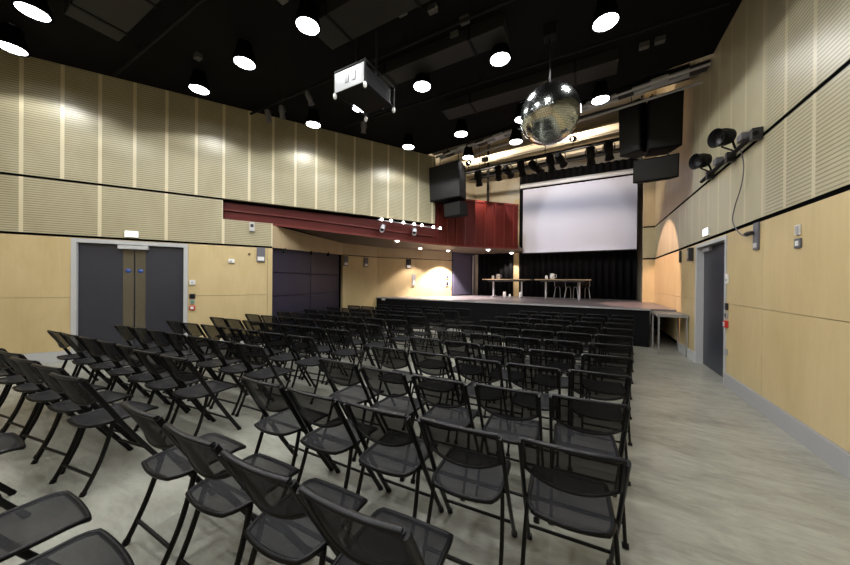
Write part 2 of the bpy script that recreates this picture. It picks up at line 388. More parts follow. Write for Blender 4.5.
# downlights let into the balcony underside; the last is added to brighten the post
for i, (x, y, z, pw) in enumerate(((-5.10, 7.55, 2.765, 0), (-5.55, 9.75, 2.775, 150), (-4.85, 10.75, 2.755, 1000), (-3.2, 10.6, 2.70, 160), (-2.78, 12.45, 2.73, 120))):
    d = thing('soffit_light', 'round white downlight in the balcony underside, ' + ('over the stage corner', 'beside the lit wall', 'above the violet stage door', 'above the first stage table', 'added to light the birch post')[i], 'lamp', (x, y, z), group='downlights under the balcony')
    MB().lathe([(.10, .02), (.10, -.025), (.075, -.025)], seg=18).build('trim_ring', M['white'], d)
    MB().lathe([(.0, -.075), (.05, -.062), (.076, -.012)], seg=18).build('lens', M['lens_small'], d)
    if pw:
        L = bpy.data.lights.new('soffit_beam', 'SPOT'); L.energy = pw; L.spot_size = math.radians(105); L.spot_blend = .35; L.shadow_soft_size = .06; L.color = (1, .84, .77)
        o = bpy.data.objects.new('soffit_beam', L); COL.objects.link(o); o.parent = d; o.location = (0, 0, -.10)

# ------------------------------------------------------------------ doors
dl = bpy.data.objects.new('door_1', None); COL.objects.link(dl); tag(dl, 'slate grey double doors with glazed middle strips', 'door', kind='structure')
fr = MB(); lslab(fr, DS0 - .07, DS0, 0, LZ + .07, .012, -.10); lslab(fr, DS1, DS1 + .07, 0, LZ + .07, .012, -.10); lslab(fr, DS0, DS1, LZ, LZ + .07, .012, -.10)
struct('door_frame', fr, M['lightgrey'], dl)
mid = (DS0 + DS1) / 2
for nm, a, b, g0, g1 in (('door_leaf', DS0 + .005, mid - .004, mid - .165, mid - .012), ('door_leaf', mid + .004, DS1 - .005, mid + .012, mid + .165)):
    q = MB(); lslab(q, a, b, .01, LZ - .005, -.055, -.098); lf = struct(nm, q, M['slate'], dl)
    q = MB(); lslab(q, g0, g1, .30, 2.08, -.052, -.06); struct('vision_panel', q, M['glassbrown'], lf)
    c = lw((g0 + g1) / 2, 1.66, -.05); q = MB().lathe([(.0, .004), (.042, .003), (.042, 0)], c, 18, NL); struct('door_sign', q, M['blueplastic'], lf)
q = MB(); lslab(q, mid - .22, mid + .22, 2.085, 2.155, .04, -.06); struct('door_closer', q, M['lightgrey'], dl)

dr = bpy.data.objects.new('door_2', None); COL.objects.link(dr); tag(dr, 'slate grey single door in the aisle wall', 'door', kind='structure')
struct('door_frame', MB().box((XW - .012, DY0 - .06, 0), (1.94, DY0, DZ + .06)).box((XW - .012, DY1, 0), (1.94, DY1 + .08, DZ + .06)).box((XW - .012, DY0, DZ), (1.94, DY1, DZ + .06)), M['lightgrey'], dr)
lf = struct('door_leaf', MB().box((1.895, DY0 + .005, .01), (1.938, DY1 - .005, DZ - .005)), M['slate'], dr)
struct('vision_panel', MB().box((1.890, DY0 + .12, .95), (1.897, DY0 + .28, 1.95)), M['glassbrown'], lf)
struct('door_handle', MB().box((1.84, DY0 + .10, .98), (1.853, DY0 + .13, 1.22)).box((1.853, DY0 + .11, 1.0), (1.896, DY0 + .12, 1.02)).box((1.853, DY0 + .11, 1.18), (1.896, DY0 + .12, 1.20)), M['silver'], lf)
struct('door_closer', MB().box((1.84, DY1 - .45, 2.08), (1.89, DY1 - .1, 2.15)), M['grey'], dr)

dd = bpy.data.objects.new('door_3', None); COL.objects.link(dd); tag(dd, 'dark violet door at the side of the stage', 'door', kind='structure')
q = MB(); pD, pE = Vector((*D_, 0)), Vector((*E_, 0)); dDE = (pE - pD).normalized(); nDE = Vector((dDE.y, -dDE.x, 0)); LD = (pE - pD).length
q.obox(pD + dDE * .06 + nDE * .005 + Vector((0, 0, .95)), dDE * (LD - .35), nDE * .04, (0, 0, 1.80)); struct('door_leaf', q, mat('violet_door', (.12, .115, .175), .3), dd)
q = MB().obox(pE - dDE * .20 + nDE * .02 + Vector((0, 0, .905)), dDE * .04, nDE * .05, (0, 0, 1.80)); struct('door_post', q, M['white'], dd)

# ------------------------------------------------------------------ stage
st = thing('stage', 'raised black fronted stage with dusty grey deck', 'stage', (0, 0, 0))
deck = [(1.28, 8.62), (1.28, 8.70), (1.76, 8.70), (1.76, 11.58), (1.49, 11.62), (1.49, 13.15), (-4.66, 13.15), (-5.10, 11.6), (-7.03, 9.0), (-7.05, 8.98)]
MB().prism(deck[::-1], .86, .905).build('deck', M['stage'], st)
MB().prism([(1.26, 8.66), (1.26, 8.74), (-6.98, 9.06), (-7.0, 9.0)], .0, .859).build('skirt', M['drape'], st)
MB().obox((1.27, 8.70, 0), (0, 2.6, 0), (-.05, 0, 0), (0, 0, .859)).build('side_skirt', M['drape'], st)
MB().obox((1.275, 8.612, .868), (-8.3, .36, 0), (0, .01, 0), (0, 0, .036)).build('edge_nosing', M['grey'], st)
MB().obox((-6.72, 8.955, .80), (.16, -.007, 0), (0, .01, 0), (0, 0, .06)).build('tape_patch', M['white'], st)
# small level platform between stage and aisle wall
M['platgrey'] = mat('platform_grey', (.24, .235, .23), 0.45)
pf = thing('side_platform', 'grey edged platform on thin legs between stage and aisle wall', 'platform', (1.53, 8.40, 0))
MB().box((-.25, -.52, .80), (.265, .21, .862)).build('platform_top', M['platgrey'], pf, .004)
for x, y in ((-.22, -.49), (.235, -.49), (-.22, .18), (.235, .18)):
    MB().box((x - .013, y - .013, 0), (x + .013, y + .013, .80)).build('leg', M['platgrey'], pf)

# drapes
def drape(name, label, x0, x1, y, z0, z1, amp=.045, wl_=.22):
    n = int((x1 - x0) / .035); rows = []
    for z in (z0, z1):
        rows.append([(x0 + (x1 - x0) * i / n, y + amp * math.sin((x0 + (x1 - x0) * i / n) / wl_ * 6.283) + .3 * amp * math.sin(i * .37), z) for i in range(n + 1)])
    mb = MB().grid(rows)
    o = mb.build(name, M['drape'])
    s = o.modifiers.new('thick', 'SOLIDIFY'); s.thickness = .01
    return tag(o, label, 'curtain')
drape('stage_curtain', 'wide black backdrop curtain behind the projection screen', -2.56, 1.47, 12.85, .91, 5.95)
drape('stage_curtain', 'narrow black curtain between the violet door and the lit timber strip', -4.35, -2.80, 12.85, .91, 2.82)

# screen
sc_ = thing('projection_screen', 'white roll-down projection screen with pale top case above the stage', 'screen', (-.45, 12.4, 2.6))
MB().box((-1.88, -.005, .06), (1.88, .005, 2.60)).build('screen_cloth', M['screen'], sc_)
MB().box((-1.90, -.012, .03), (1.90, .012, .07)).build('bottom_bar', M['black'], sc_)
MB().tube([(-1.98, -.03, 2.74), (1.93, -.03, 2.74)], .085, 16).build('roller_case', M['white'], sc_)
for x in (-1.94, 1.91):
    MB().tube([(x, -.03, 2.80), (x, -.03, 4.99)], .006, 6).build('hanging_cable', M['steel'], sc_)
for x in (-1.895, 1.895):
    MB().box((x - .015, -.006, .05), (x + .015, .006, 2.62)).build('side_border', M['black'], sc_)

# tables on the stage
def stage_table(x0, x1, y, label):
    t = thing('folding_table', label, 'table', ((x0 + x1) / 2, y, .905), 0)
    h = (x1 - x0) / 2
    MB().box((-h, -.35, .685), (h, .35, .715)).build('table_top', M['tabletop'], t, .004)
    MB().box((-h + .2, -.30, .62), (h - .2, -.27, .684)).build('apron_rail', M['steel'], t)
    for s in (-1, 1):
        x = s * (h - .36); lg = MB().tube([(x, 0, .03), (x, 0, .685)], .032, 10).build('leg', M['silverpaint'], t)
        MB().tube([(x, -.32, .022), (x, .32, .022)], .022, 8).build('foot_bar', M['silverpaint'], lg)
    return t
stage_table(-3.72, -1.90, 11.9, 'pale oak folding table on stage nearer the violet door')
stage_table(-1.75, .08, 11.9, 'pale oak folding table on stage below the projection screen')
def jug(x, y, z, r, h, label, name='jug', cat='jug', grp='white tableware on the stage tables'):
    o = thing(name, label, cat, (x, y, z), group=grp)
    MB().lathe([(.0, 0), (r * .8, 0), (r, h * .3), (r * .9, h * .75), (r * .75, h), (r * .7, h), (r * .8, h * .7), (0, .02)], seg=14, caps=False).build('body', M['white'], o)
    if name == 'jug':
        MB().tube(spline([(r * .8, 0, h * .85), (r * 1.6, 0, h * .75), (r * 1.5, 0, h * .35), (r * .95, 0, h * .25)], 4), .008, 6).build('handle', M['white'], o)
TZ = .905 + .7155
jug(-3.36, 11.8, TZ, .05, .14, 'white beaker on the stage table nearer the violet door', 'beaker', 'beaker')
jug(-3.17, 11.85, TZ, .075, .20, 'white jug on the stage table nearer the violet door')
jug(-1.36, 11.8, TZ, .05, .14, 'white beaker on the stage table below the screen', 'beaker', 'beaker')
jug(-1.17, 11.85, TZ, .085, .21, 'white jug on the stage table below the screen')
jug(-2.88, 11.75, .906, .065, .22, 'white bottle on stage floor under the table nearer the violet door', 'bottle', 'bottle', 'white bottles on the stage floor')
jug(-2.70, 11.85, .906, .045, .13, 'short white bottle standing on the stage floor beside a taller one', 'bottle', 'bottle', 'white bottles on the stage floor')
jug(-2.29, 11.75, .906, .04, .22, 'white bottle on stage floor beside the inner leg of the first table', 'bottle', 'bottle', 'white bottles on the stage floor')
def stage_chair(x, y, rz, label):
    t = thing('stage_chair', label, 'chair', (x, y, .905), rz, 'pale legged chairs behind the stage table')
    MB().box((-.2, -.2, .42), (.2, .2, .45)).build('seat', M['frame'], t, .01)
    MB().box((-.19, .19, .50), (.19, .21, .68)).build('backrest', M['frame'], t, .008)
    for sx in (-1, 1):
        MB().tube(spline([(sx * .2, -.24, 0.012), (sx * .2, -.17, .43), (sx * .2, .15, .42), (sx * .2, .20, .68)], 5), .013, 8).build('leg', M['silverpaint'], t)
        MB().tube([(sx * .2, .26, 0.012), (sx * .2, .12, .43)], .013, 8).build('leg', M['silverpaint'], t)
stage_chair(-.85, 12.25, 2.75, 'black chair with pale legs behind the table middle, below the screen')
stage_chair(-.22, 12.25, 3.5, 'black chair with pale legs at the table end nearest the aisle')
# lit timber strip seen between the curtains
tag(MB().box((-2.79, 12.93, .906), (-2.57, 13.0, 5.0)).build('timber_post', M['ply']), 'birch post between the black curtains on stage', 'post')

# ------------------------------------------------------------------ gallery pipes and overhead steel at the stage
def beam(name, p, q, w, h, material, label, cat, flange=0):
    p, q = Vector(p), Vector(q); d = (q - p); n = Vector((-d.y, d.x, 0)).normalized()
    mb = MB().obox(p - n * w / 2, d, n * w, (0, 0, h))
    if flange:
        mb.obox(p - n * flange, d, n * flange * 2, (0, 0, .03)); mb.obox(p - n * flange + Vector((0, 0, h)), d, n * flange * 2, (0, 0, .03))
    return tag(mb.build(name, material), label, cat)
beam('ceiling_beam', (-4.6, 8.9, 5.75), (1.79, 8.0, 5.75), .03, .22, M['steel'], 'dark steel beam over the stage, nearest the black ceiling edge', 'beam', .09)
beam('ceiling_beam', (-4.6, 10.1, 5.60), (1.79, 9.4, 5.60), .03, .14, M['cream'], 'cream steel beam over the stage, second behind the ceiling edge', 'beam', .09)
beam('ceiling_beam', (-4.3, 11.3, 5.75), (1.79, 10.9, 5.75), .03, .25, M['cream'], 'cream steel beam over the stage, third behind the ceiling edge', 'beam', .10)
beam('ceiling_beam', (-4.2, 12.3, 6.25), (1.49, 12.2, 6.25), .03, .25, M['cream'], 'cream steel beam just above the top of the stage curtain', 'beam', .10)
def pipe(name, p, q, r, material, label, cat='pipe'):
    return tag(MB().tube([p, q], r, 10).build(name, material), label, cat)
pipe('screen_pipe', (-4.2, 12.4, 7.58), (1.4, 12.4, 7.58), .03, M['steel'], 'dark steel pipe carrying the projection screen cables')
pipe('gallery_rail', (-5.0, 11.35, 6.28), (-3.0, 12.9, 6.28), .06, M['navy'], 'long dark blue rail high on the gallery wall')
pipe('gallery_pipe', (-3.35, 11.0, 2.80), (-3.35, 11.0, 7.59), .045, M['black'], 'upright black pipe rising from the red balcony top')
tag(MB().box((-4.3, 10.4, 2.80), (-3.9, 10.7, 4.42)).build('gallery_box', M['navy'], None, .01), 'tall dark blue box standing on the gallery behind the red front', 'box')
for (y0_, y1_, z_, r_, lab) in ((8.6, 8.1, 5.55, .035, 'black pipe over the stage just behind the ceiling edge'), (9.9, 9.3, 5.30, .04, 'black pipe over the stage, lower, behind the lanterns'), (10.9, 10.5, 5.42, .04, 'black pipe over the stage between two cream beams'), (11.8, 11.6, 5.85, .06, 'thick black pipe over the stage close to the screen')):
    pipe('overhead_pipe', (-4.0, y0_, z_), (1.45, y1_, z_), r_, M['black'] if r_ > .036 else M['steel'], lab)
# walkway rails along the ceiling edge; pale bluish tone stands in for reflected lamps
e0, e1 = Vector((-4.1, 8.02, 5.30)), Vector((1.78, 6.72, 5.30))
wk = thing('lighting_gantry', 'silver grey gantry hanging along the edge of the black ceiling', 'gantry', (0, 0, 0))
dE = (e1 - e0); nE = Vector((-dE.y, dE.x, 0)).normalized()
for i, (o, z, r) in enumerate(((.10, -.02, .035), (.32, .02, .05), (.52, -.10, .025))):
    MB().tube([e0 + nE * o + Vector((0, 0, z)), e1 + nE * o + Vector((0, 0, z))], r, 10).build('rail', M['silverpaint'], wk)
for k in range(11):
    p_ = e0 + dE * ((k + .5) / 11)
    MB().obox(p_ + nE * .05 + Vector((0, 0, -.03)), dE.normalized() * .26, nE * .26, (0, 0, .05)).build('tray', M['silverpaint'] if k % 2 else M['steel'], wk)
    if k % 3 == 0: MB().tube([p_ + nE * .3, p_ + nE * .3 + Vector((0, 0, 2.28))], .02, 8).build('hanger', M['steel'], wk)

# ------------------------------------------------------------------ stage lanterns
def lantern(loc, aim, label, light=None, size=1.0, hang=.25, body=None, cone=30, color=(1, .8, .62), group='stage lanterns on the lighting bars'):
    t = thing('stage_lantern', label, 'stage light', loc, group=group)
    d = (Vector(aim) - Vector(loc)).normalized(); s = size
    side = d.cross(Vector((0, 0, 1))); side = side.normalized() if side.length > .05 else Vector((1, 0, 0))
    MB().lathe([(.05 * s, -.20 * s), (.085 * s, -.17 * s), (.09 * s, .02 * s), (.075 * s, .04 * s), (.075 * s, .12 * s), (.095 * s, .20 * s), (.09 * s, .20 * s), (.07 * s, .13 * s)], (0, 0, 0), 16, d, caps=False).build('body', body or M['black'], t)
    MB().lathe([(.0, .13 * s), (.07 * s, .125 * s)], (0, 0, 0), 16, d).build('lens', M['lens_small'] if light else M['glassbrown'], t)
    yk = [side * .11 * s, side * .11 * s + Vector((0, 0, .12 * s)), side * .05 * s + Vector((0, 0, .17 * s)), -side * .05 * s + Vector((0, 0, .17 * s)), -side * .11 * s + Vector((0, 0, .12 * s)), -side * .11 * s]
    MB().tube(yk, .011 * s, 6).tube([(0, 0, .17 * s), (0, 0, hang)], .011 * s, 6).build('yoke', M['steel'], t)
    if light:
        L = bpy.data.lights.new('lantern_beam', 'SPOT'); L.energy = light; L.spot_size = math.radians(cone); L.spot_blend = .12; L.shadow_soft_size = .04; L.color = color
        o = bpy.data.objects.new('lantern_beam', L); COL.objects.link(o); o.parent = t; o.location = d * .23 * s
        o.rotation_euler = d.to_track_quat('-Z', 'Y').to_euler()
    return t
def bar(name, p, q, label, drop=0):
    o = thing(name, label, 'lighting bar', (0, 0, 0))
    MB().tube([p, q], .024, 10).build('pipe', M['black'], o)
    p, q = Vector(p), Vector(q)
    for t in (.12, .5, .88):
        a = p + (q - p) * t; MB().tube([a, a + Vector((0, 0, drop))], .01, 6).build('drop_rod', M['black'], o)
bar('lighting_bar', (-3.7, 9.2, 5.10), (1.5, 8.75, 5.10), 'black lighting bar with lanterns hung over the stage front', 2.49)
SB = lambda x: 9.2 + (x + 3.7) * (-.45 / 5.2)
sl = [(-2.45, (-3, 12, 1.4), 'beside the cluster of gallery pipes'), (-2.15, (-1.5, 12.4, 3.9), 'second along from the gallery pipes'), (-1.75, (-1.6, 12, 1), 'third along, behind the mirror ball edge'),
      (-.95, (-.5, 12, 1), 'below the mirror ball'), (-.70, (.4, 12.4, 3.8), 'beneath the mirror ball, second of two'), (.02, (.3, 12, 1.2), 'fourth from the hanging loudspeakers'), (.42, (1.0, 12, 1.2), 'nearest the hanging loudspeakers')]
for i, (x, a, w) in enumerate(sl):
    z = 4.85 - (.03 if i % 2 else 0)
    lantern((x, SB(x), z), a, 'black stage lantern over the stage front, ' + w, light=[70, 130, 70, None, 130, 70, None][i], size=1.15, hang=5.10 - z, cone=75 if i in (1, 4) else 45, color=(.86, .90, 1) if i in (1, 4) else (1, .93, .9))
# two lanterns that throw the warm patches on the timber
lantern((-3.1, SB(-3.1), 4.80), (-3.3, 11.5, 1.2), 'black stage lantern at the bar end nearest the balcony', light=120, size=1.2, hang=.30, cone=40, color=(1, .80, .66))
lantern((-1.35, SB(-1.35), 4.78), (1.8, 10.1, 1.4), 'black stage lantern below the mirror ball turned to the aisle wall', light=1150, size=1.2, hang=.32, cone=42, color=(1, .63, .51))
# added floods that brighten the steel over the stage
for i, x in enumerate((-2.9, -.4)):
    lantern((x, SB(x) + .02, 5.36), (x + .4, 12.3, 6.7), 'small black floodlight added on the stage bar, ' + ('nearer the balcony', 'above the mirror ball')[i], light=190, size=.8, hang=-.26, cone=150, color=(1, .86, .68))
lantern((-3.45, SB(-3.45), 5.36), (-5.0, 12.0, 6.2), 'small black floodlight added at the bar end to wash the gallery wall', light=80, size=.8, hang=-.26, cone=110, color=(1, .88, .70))  # extra flood, added because the gallery wall was too dark

# ------------------------------------------------------------------ ceiling rig over the seats
bar('lighting_bar', (-6.6, 3.95, 5.18), (1.5, 3.95, 5.18), 'black lighting bar across the ceiling in front of the projector', .178)
bar('lighting_bar', (-5.2, 5.35, 5.20), (1.6, 5.35, 5.20), 'black lighting bar across the ceiling before the mirror ball', .158)
bar('lighting_bar', (-7.6, 2.05, 5.20), (1.6, 2.05, 5.20), 'black lighting bar across the ceiling above the rear chairs', .158)
for i, (x, y, z, w) in enumerate(((-6.05, 4.0, 5.02, 'closest to the slotted wall'), (-5.62, 4.02, 5.0, 'second out from the slotted wall'), (-4.75, 3.98, 5.02, 'between slotted wall and projector'), (-4.55, 5.33, 5.02, 'beyond the projector'), (-3.9, 3.97, 5.02, 'just beside the projector cage'))):
    lantern((x, y, z), (x + random.uniform(-.6, .6), y + .5, 3.6), 'small silver lantern on a ceiling bar, ' + w, size=.62, hang=5.19 - z, body=M['greymid'] if i < 4 else M['black'])
for i, (x, y, sx, sy, w) in enumerate(((-5.6, 1.5, 1.6, .55, 'above the double doors'), (-2.6, 3.2, 2.0, .5, 'above the projector'), (-2.4, 4.45, 2.6, .35, 'between projector and mirror ball'), (-1.2, 6.0, 3.2, .4, 'behind the mirror ball'))):
    d = thing('air_duct', 'matt black rectangular air duct on the ceiling ' + w, 'duct', (x, y, 5.2))
    MB().box((-sx / 2, -sy / 2, -.04), (sx / 2, sy / 2, .158)).build('duct_run', mat('duct_black', (.011, .011, .0105), .7), d, .01)
    for s in (-.3, .3): MB().box((sx * s - .02, -sy / 2 - .012, -.052), (sx * s + .02, sy / 2 + .012, .158)).build('flange', M['black'], d)
for i, (x, y, w) in enumerate(((-3.66, 2.62, 'by the lamp over the rear chairs'), (-2.55, 3.35, 'above the projector'), (-2.35, 3.55, 'behind the projector hanger'), (-1.62, 4.10, 'before the mirror ball'), (-1.85, 4.28, 'between two lamps before the mirror ball'), (-1.95, 3.72, 'over the middle chairs'), (-5.9, 2.62, 'by the slotted wall'), (.75, 5.9, 'by the aisle wall'), (.95, 5.88, 'second by the aisle wall'))):
    tag(MB().box((x - .065, y - .045, 5.28), (x + .065, y + .045, 5.362)).build('junction_box', mat('dusty_grey', (.09, .09, .085), .6), None, .006), 'small dusty grey junction box on black ceiling ' + w, 'junction box', 'junction boxes on the ceiling')

# downlights --------------------------------------------------------------
LZc = 5.0
def ceiling_lamp(x, y, label, power):
    t = thing('ceiling_lamp', label, 'ceiling lamp', (x, y, LZc), group='round downlights in the black ceiling')
    MB().lathe([(.03, .33), (.10, .31), (.12, .20), (.165, .05), (.17, -.012), (.16, -.012), (.155, .0)], seg=28, caps=False).build('housing', M['void'], t)
    MB().lathe([(.0, -.002), (.148, -.002)], seg=28).build('lens', M['lens'], t)
    L = bpy.data.lights.new('lamp_beam', 'SPOT'); L.energy = power; L.spot_size = math.radians(144); L.spot_blend = .10; L.shadow_soft_size = .14; L.color = (1.0, 1.0, .985)
    o = bpy.data.objects.new('lamp_beam', L); COL.objects.link(o); o.parent = t; o.location = (0, 0, -.05)
PW = 80
rows_ = [(4.68, [.17, -1.25, -2.65, -4.1, -5.45], 'row before the mirror ball'), (6.62, [.17, -1.28, -2.68, -4.15], 'row nearest the stage'),
         (2.83, [-.55, -1.98, -3.42, -4.90, -6.32], 'row above the double doors'), (.97, [.5, -.92, -2.3, -3.7, -5.05, -6.44, -7.74], 'row above the rear chairs'), (-1.0, [-.3, -2.3, -4.4, -6.4], 'row at the back of the hall')]
for y, xs, w in rows_:
    for i, x in enumerate(xs):
        ceiling_lamp(x, y, 'round white downlight, ' + w + ', ' + ORD[i] + ' from the aisle wall', PW)
ceiling_lamp(-1.62, 7.62, 'round white downlight beyond the ceiling edge, half behind the mirror ball', PW * .3)
ceiling_lamp(-3.0, 7.95, 'round white downlight beyond the ceiling edge beside the balcony loudspeaker', PW * .3)
for x, y, z, w in ((-1.62, 7.62, 5.3, 'half behind the mirror ball'), (-3.0, 7.95, 5.3, 'by the balcony loudspeaker')):
    pipe('lamp_stem', (x, y, 5.36), (x, y, 7.6), .012, M['black'], 'thin black rod carrying the downlight ' + w, 'rod')

# mirror ball ---------------------------------------------------------------
mbx = thing('mirror_ball', 'large mirror ball hanging in front of the stage', 'mirror ball', (-.54, 4.86, 4.03))
R = .425; mb = MB(); nlat = 44
for i in range(nlat):
    a0 = -math.pi / 2 + math.pi * i / nlat; a1 = a0 + math.pi / nlat
    nl = max(6, int(2 * nlat * math.cos((a0 + a1) / 2)))
    for k in range(nl):
        b0 = 2 * math.pi * k / nl; b1 = b0 + 2 * math.pi / nl
        g = .0035
        vs = [Vector((math.cos(a) * math.cos(b), math.cos(a) * math.sin(b), math.sin(a))) * R for a, b in ((a0 + g, b0 + g), (a0 + g, b1 - g), (a1 - g, b1 - g), (a1 - g, b0 + g))]
        mb.add(vs, [(0, 1, 2, 3)])
mb.build('mirror_tiles', M['mirror'], mbx)
MB().lathe([(math.cos(a) * (R - .006), math.sin(a) * (R - .006)) for a in [(-.5 + k / 20) * math.pi for k in range(21)]], seg=32, caps=False).build('core', M['steel'], mbx)
MB().lathe([(.05, R - .01), (.05, R + .06), (.02, R + .07)], seg=14).build('hanging_cap', M['steel'], mbx)
MB().tube([(0, 0, R + .05), (0, 0, 1.15)], .012, 8).build('hanging_rod', M['steel'], mbx)
MB().box((-.09, -.09, 1.15), (.09, .09, 1.355)).build('motor', M['black'], mbx, .01)

# projector in its cage -----------------------------------------------------
M['greyplate'] = mat('projector_rear_plate', (.30, .31, .32), 0.5)
pj = thing('projector', 'projector in a steel cage hung from the black ceiling', 'projector', (-3.0, 3.55, 4.2))
MB().box((-.25, -.33, .05), (.25, .30, .32)).build('body', M['black'], pj, .012)
bp = MB().box((-.27, -.362, .035), (.27, -.352, .31)).build('rear_plate', M['greyplate'], pj)
for x0, x1 in ((-.07, -.005), (.055, .12)):
    MB().box((x0, -.368, .12), (x1, -.361, .24)).build('vent', M['steel'], bp)
fr_ = MB()
for x in (-.28, .28):
    for y in (-.345, .345):
        fr_.tube([(x, y, .03), (x, y, .36)], .015, 8)
for z in (0.045, .345):
    for x in (-.28, .28): fr_.tube([(x, -.345, z), (x, .345, z)], .013, 8)
    for y in (-.345, .345): fr_.tube([(-.28, y, z), (.28, y, z)], .013, 8)
fr_.build('cage', M['black'], pj)
for x in (-.28, .28):
    for y in (-.345, .345):
        MB().lathe([(.016, -.04), (.026, -.02), (.026, .02), (.016, .04)], (x, y, 0), 10).build('cap', M['white'], pj)
MB().lathe([(.07, .32), (.09, .42), (.085, .43)], (.08, 0, .18), 16, (0, 1, 0)).build('lens_barrel', M['black'], pj)
for x, y in ((-.2, .0), (.2, .0)):
    MB().tube([(x, y, .36), (x, y, 1.155)], .014, 8).build('hanger', M['steel'], pj)

# loudspeakers ----------------------------------------------------------------
def speaker(loc, rz, w, d, h, label, tilt=0, hang=0, group=None):
    t = thing('loudspeaker', label, 'loudspeaker', loc, rz, group)
    t.rotation_euler = (tilt, 0, rz)
    MB().prism([(-w / 2, -d / 2), (w / 2, -d / 2), (w * .36, d / 2), (-w * .36, d / 2)], 0, h).build('cabinet', M['black'], t, .012)
    MB().box((-w / 2 + .025, -d / 2 - .012, .025), (w / 2 - .025, -d / 2 + .002, h - .025)).build('grille', mat('speaker_grille', (.010, .010, .011), .55), t, .006)
    if hang:
        for x in (-w * .3, w * .3): MB().tube([(x, 0, h - .01), (x, 0, h + hang)], .012, 6).build('hanger', M['steel'], t)
    return t
speaker((-3.70, 8.30, 3.95), -.15, 1.08, .60, 1.02, 'large black loudspeaker hung beside the red balcony', .06, .35)
speaker((-3.48, 8.35, 3.46), -.25, .62, .48, .40, 'small black loudspeaker under the large one beside the balcony', .12, .05)
speaker((.91, 8.10, 4.36), -.62, .44, .50, 1.08, 'tall black loudspeaker hung above the stage, turned to the side chairs', .05, .15)
speaker((1.31, 7.95, 4.29), .12, .58, .52, 1.08, 'tall black loudspeaker hung above the stage beside the aisle wall', .05, .15)
speaker((1.22, 8.0, 3.70), -.1, .76, .55, .46, 'low black loudspeaker slung under the tall pair above the stage', .22, .08)

# flood pair on the aisle wall
fb = thing('wall_bracket', 'black bracket bar for two lanterns on the aisle wall', 'bracket', (1.80, 6.0, 3.28))
MB().tube([(-.07, -1.0, .02), (-.07, .95, .02)], .028, 10).build('bar', M['black'], fb)
for y in (-.95, -.2, .6): MB().box((-.10, y - .04, -.05), (-.003, y + .04, .09)).build('clamp', M['steel'], fb, .006)
for y in (-.72, .12): MB().box((-.13, y - .07, .04), (-.04, y + .07, .13)).build('dimmer_box', M['greymid'], fb, .008)
def flood(y, label):
    t = thing('flood_lantern', label, 'stage light', (1.615, y, 3.52), group='flood lanterns on the aisle wall')
    d = Vector((-.85, -.45, -.12)).normalized()
    MB().lathe([(.045, -.10), (.10, -.075), (.115, .0), (.115, .095), (.126, .112), (.115, .112), (.10, .02), (.0, .0)], (0, 0, 0), 22, d, caps=False).build('body', M['black'], t)
    MB().lathe([(.035, .008), (.092, .022), (.098, .045)], (0, 0, 0), 22, d, caps=False).build('reflector_ring', M['steel'], t)
    MB().tube([(.0, .142, .0), (.03, .155, -.08), (.11, .06, -.18), (.115, .0, -.22)], .013, 6).tube([(0, -.142, 0), (.03, -.155, -.08), (.11, -.02, -.18)], .014, 6).build('yoke', M['black'], t)
flood(5.58, 'black round flood lantern on aisle wall, nearer the bracket middle')
flood(6.48, 'black round flood lantern on aisle wall, nearer the stage')
tag(MB().tube(spline([(1.72, 5.38, 3.26), (1.765, 5.42, 3.05), (1.77, 5.50, 2.81), (1.77, 5.69, 2.58), (1.77, 5.76, 2.38), (1.77, 5.55, 2.19), (1.765, 5.34, 2.115), (1.765, 5.24, 2.12)], 8), .0065, 6).build('power_cable', M['greymid']), 'black cable looping from the lantern bracket to a socket plate', 'cable')

# ------------------------------------------------------------------ small wall fittings
def wallbox(name, label, cat, face, w, h, d, material, inset=None, imat=None, wall='R', s=0.0, z=1.0, group=None, iname='face_plate'):
    """box on a wall: wall R uses s as Y, L uses s along the slanted wall, a tuple gives two plan points and a distance"""
    if wall == 'R': o, t, n = Vector((XW, s, z)), Vector((0, 1, 0)), Vector((-1, 0, 0))
    elif wall == 'L': o, t, n = lw(s, z), DL.copy(), NL.copy()
    else:
        p, q = Vector((*wall[0], 0)), Vector((*wall[1], 0)); t = (q - p).normalized(); n = Vector((t.y, -t.x, 0)); o = p + t * s + Vector((0, 0, z))
    e = thing(name, label, cat, o, group=group)
    MB().obox(-t * w / 2 - Vector((0, 0, h / 2)) + n * .001, t * w, n * d, (0, 0, h)).build('casing', material, e, .004)
    if inset:
        x0, x1, z0, z1 = inset
        MB().obox(t * (x0 * w) + Vector((0, 0, z0 * h)) + n * (d + .0005), t * ((x1 - x0) * w), n * .004, (0, 0, (z1 - z0) * h)).build(iname, imat, e)
    return e
wallbox('exit_sign', 'lit white exit sign above the slate double doors', 'sign', 0, .20, .125, .03, M['white'], (-.47, .47, -.44, .44), M['exit'], 'L', -2.15, 2.375)
wallbox('exit_sign', 'lit white exit sign above the aisle wall door', 'sign', 0, .26, .14, .025, M['white'], (-.47, .47, -.44, .44), M['exit'], 'R', 6.90, 2.40)
wallbox('door_intercom', 'small white box beside the slate double doors', 'box', 0, .10, .10, .03, M['white'], (-.2, .2, -.2, .2), M['lightgrey'], 'L', -1.20, 1.44)
wallbox('key_switch', 'round dark switch plate below the white box beside double doors', 'switch', 0, .10, .10, .025, M['steel'], (-.3, .3, -.3, .3), M['black'], 'L', -1.20, 1.15)
wallbox('door_release', 'grey green release button plate beside the double doors', 'switch', 0, .08, .09, .02, M['grey'], (-.3, .3, -.3, .3), M['greenplastic'], 'L', -1.20, 1.03)
wallbox('call_point', 'red fire call point lowest beside the double doors', 'call point', 0, .09, .09, .04, M['redplastic'], (-.3, .3, -.3, .3), M['white'], 'L', -1.20, .905)
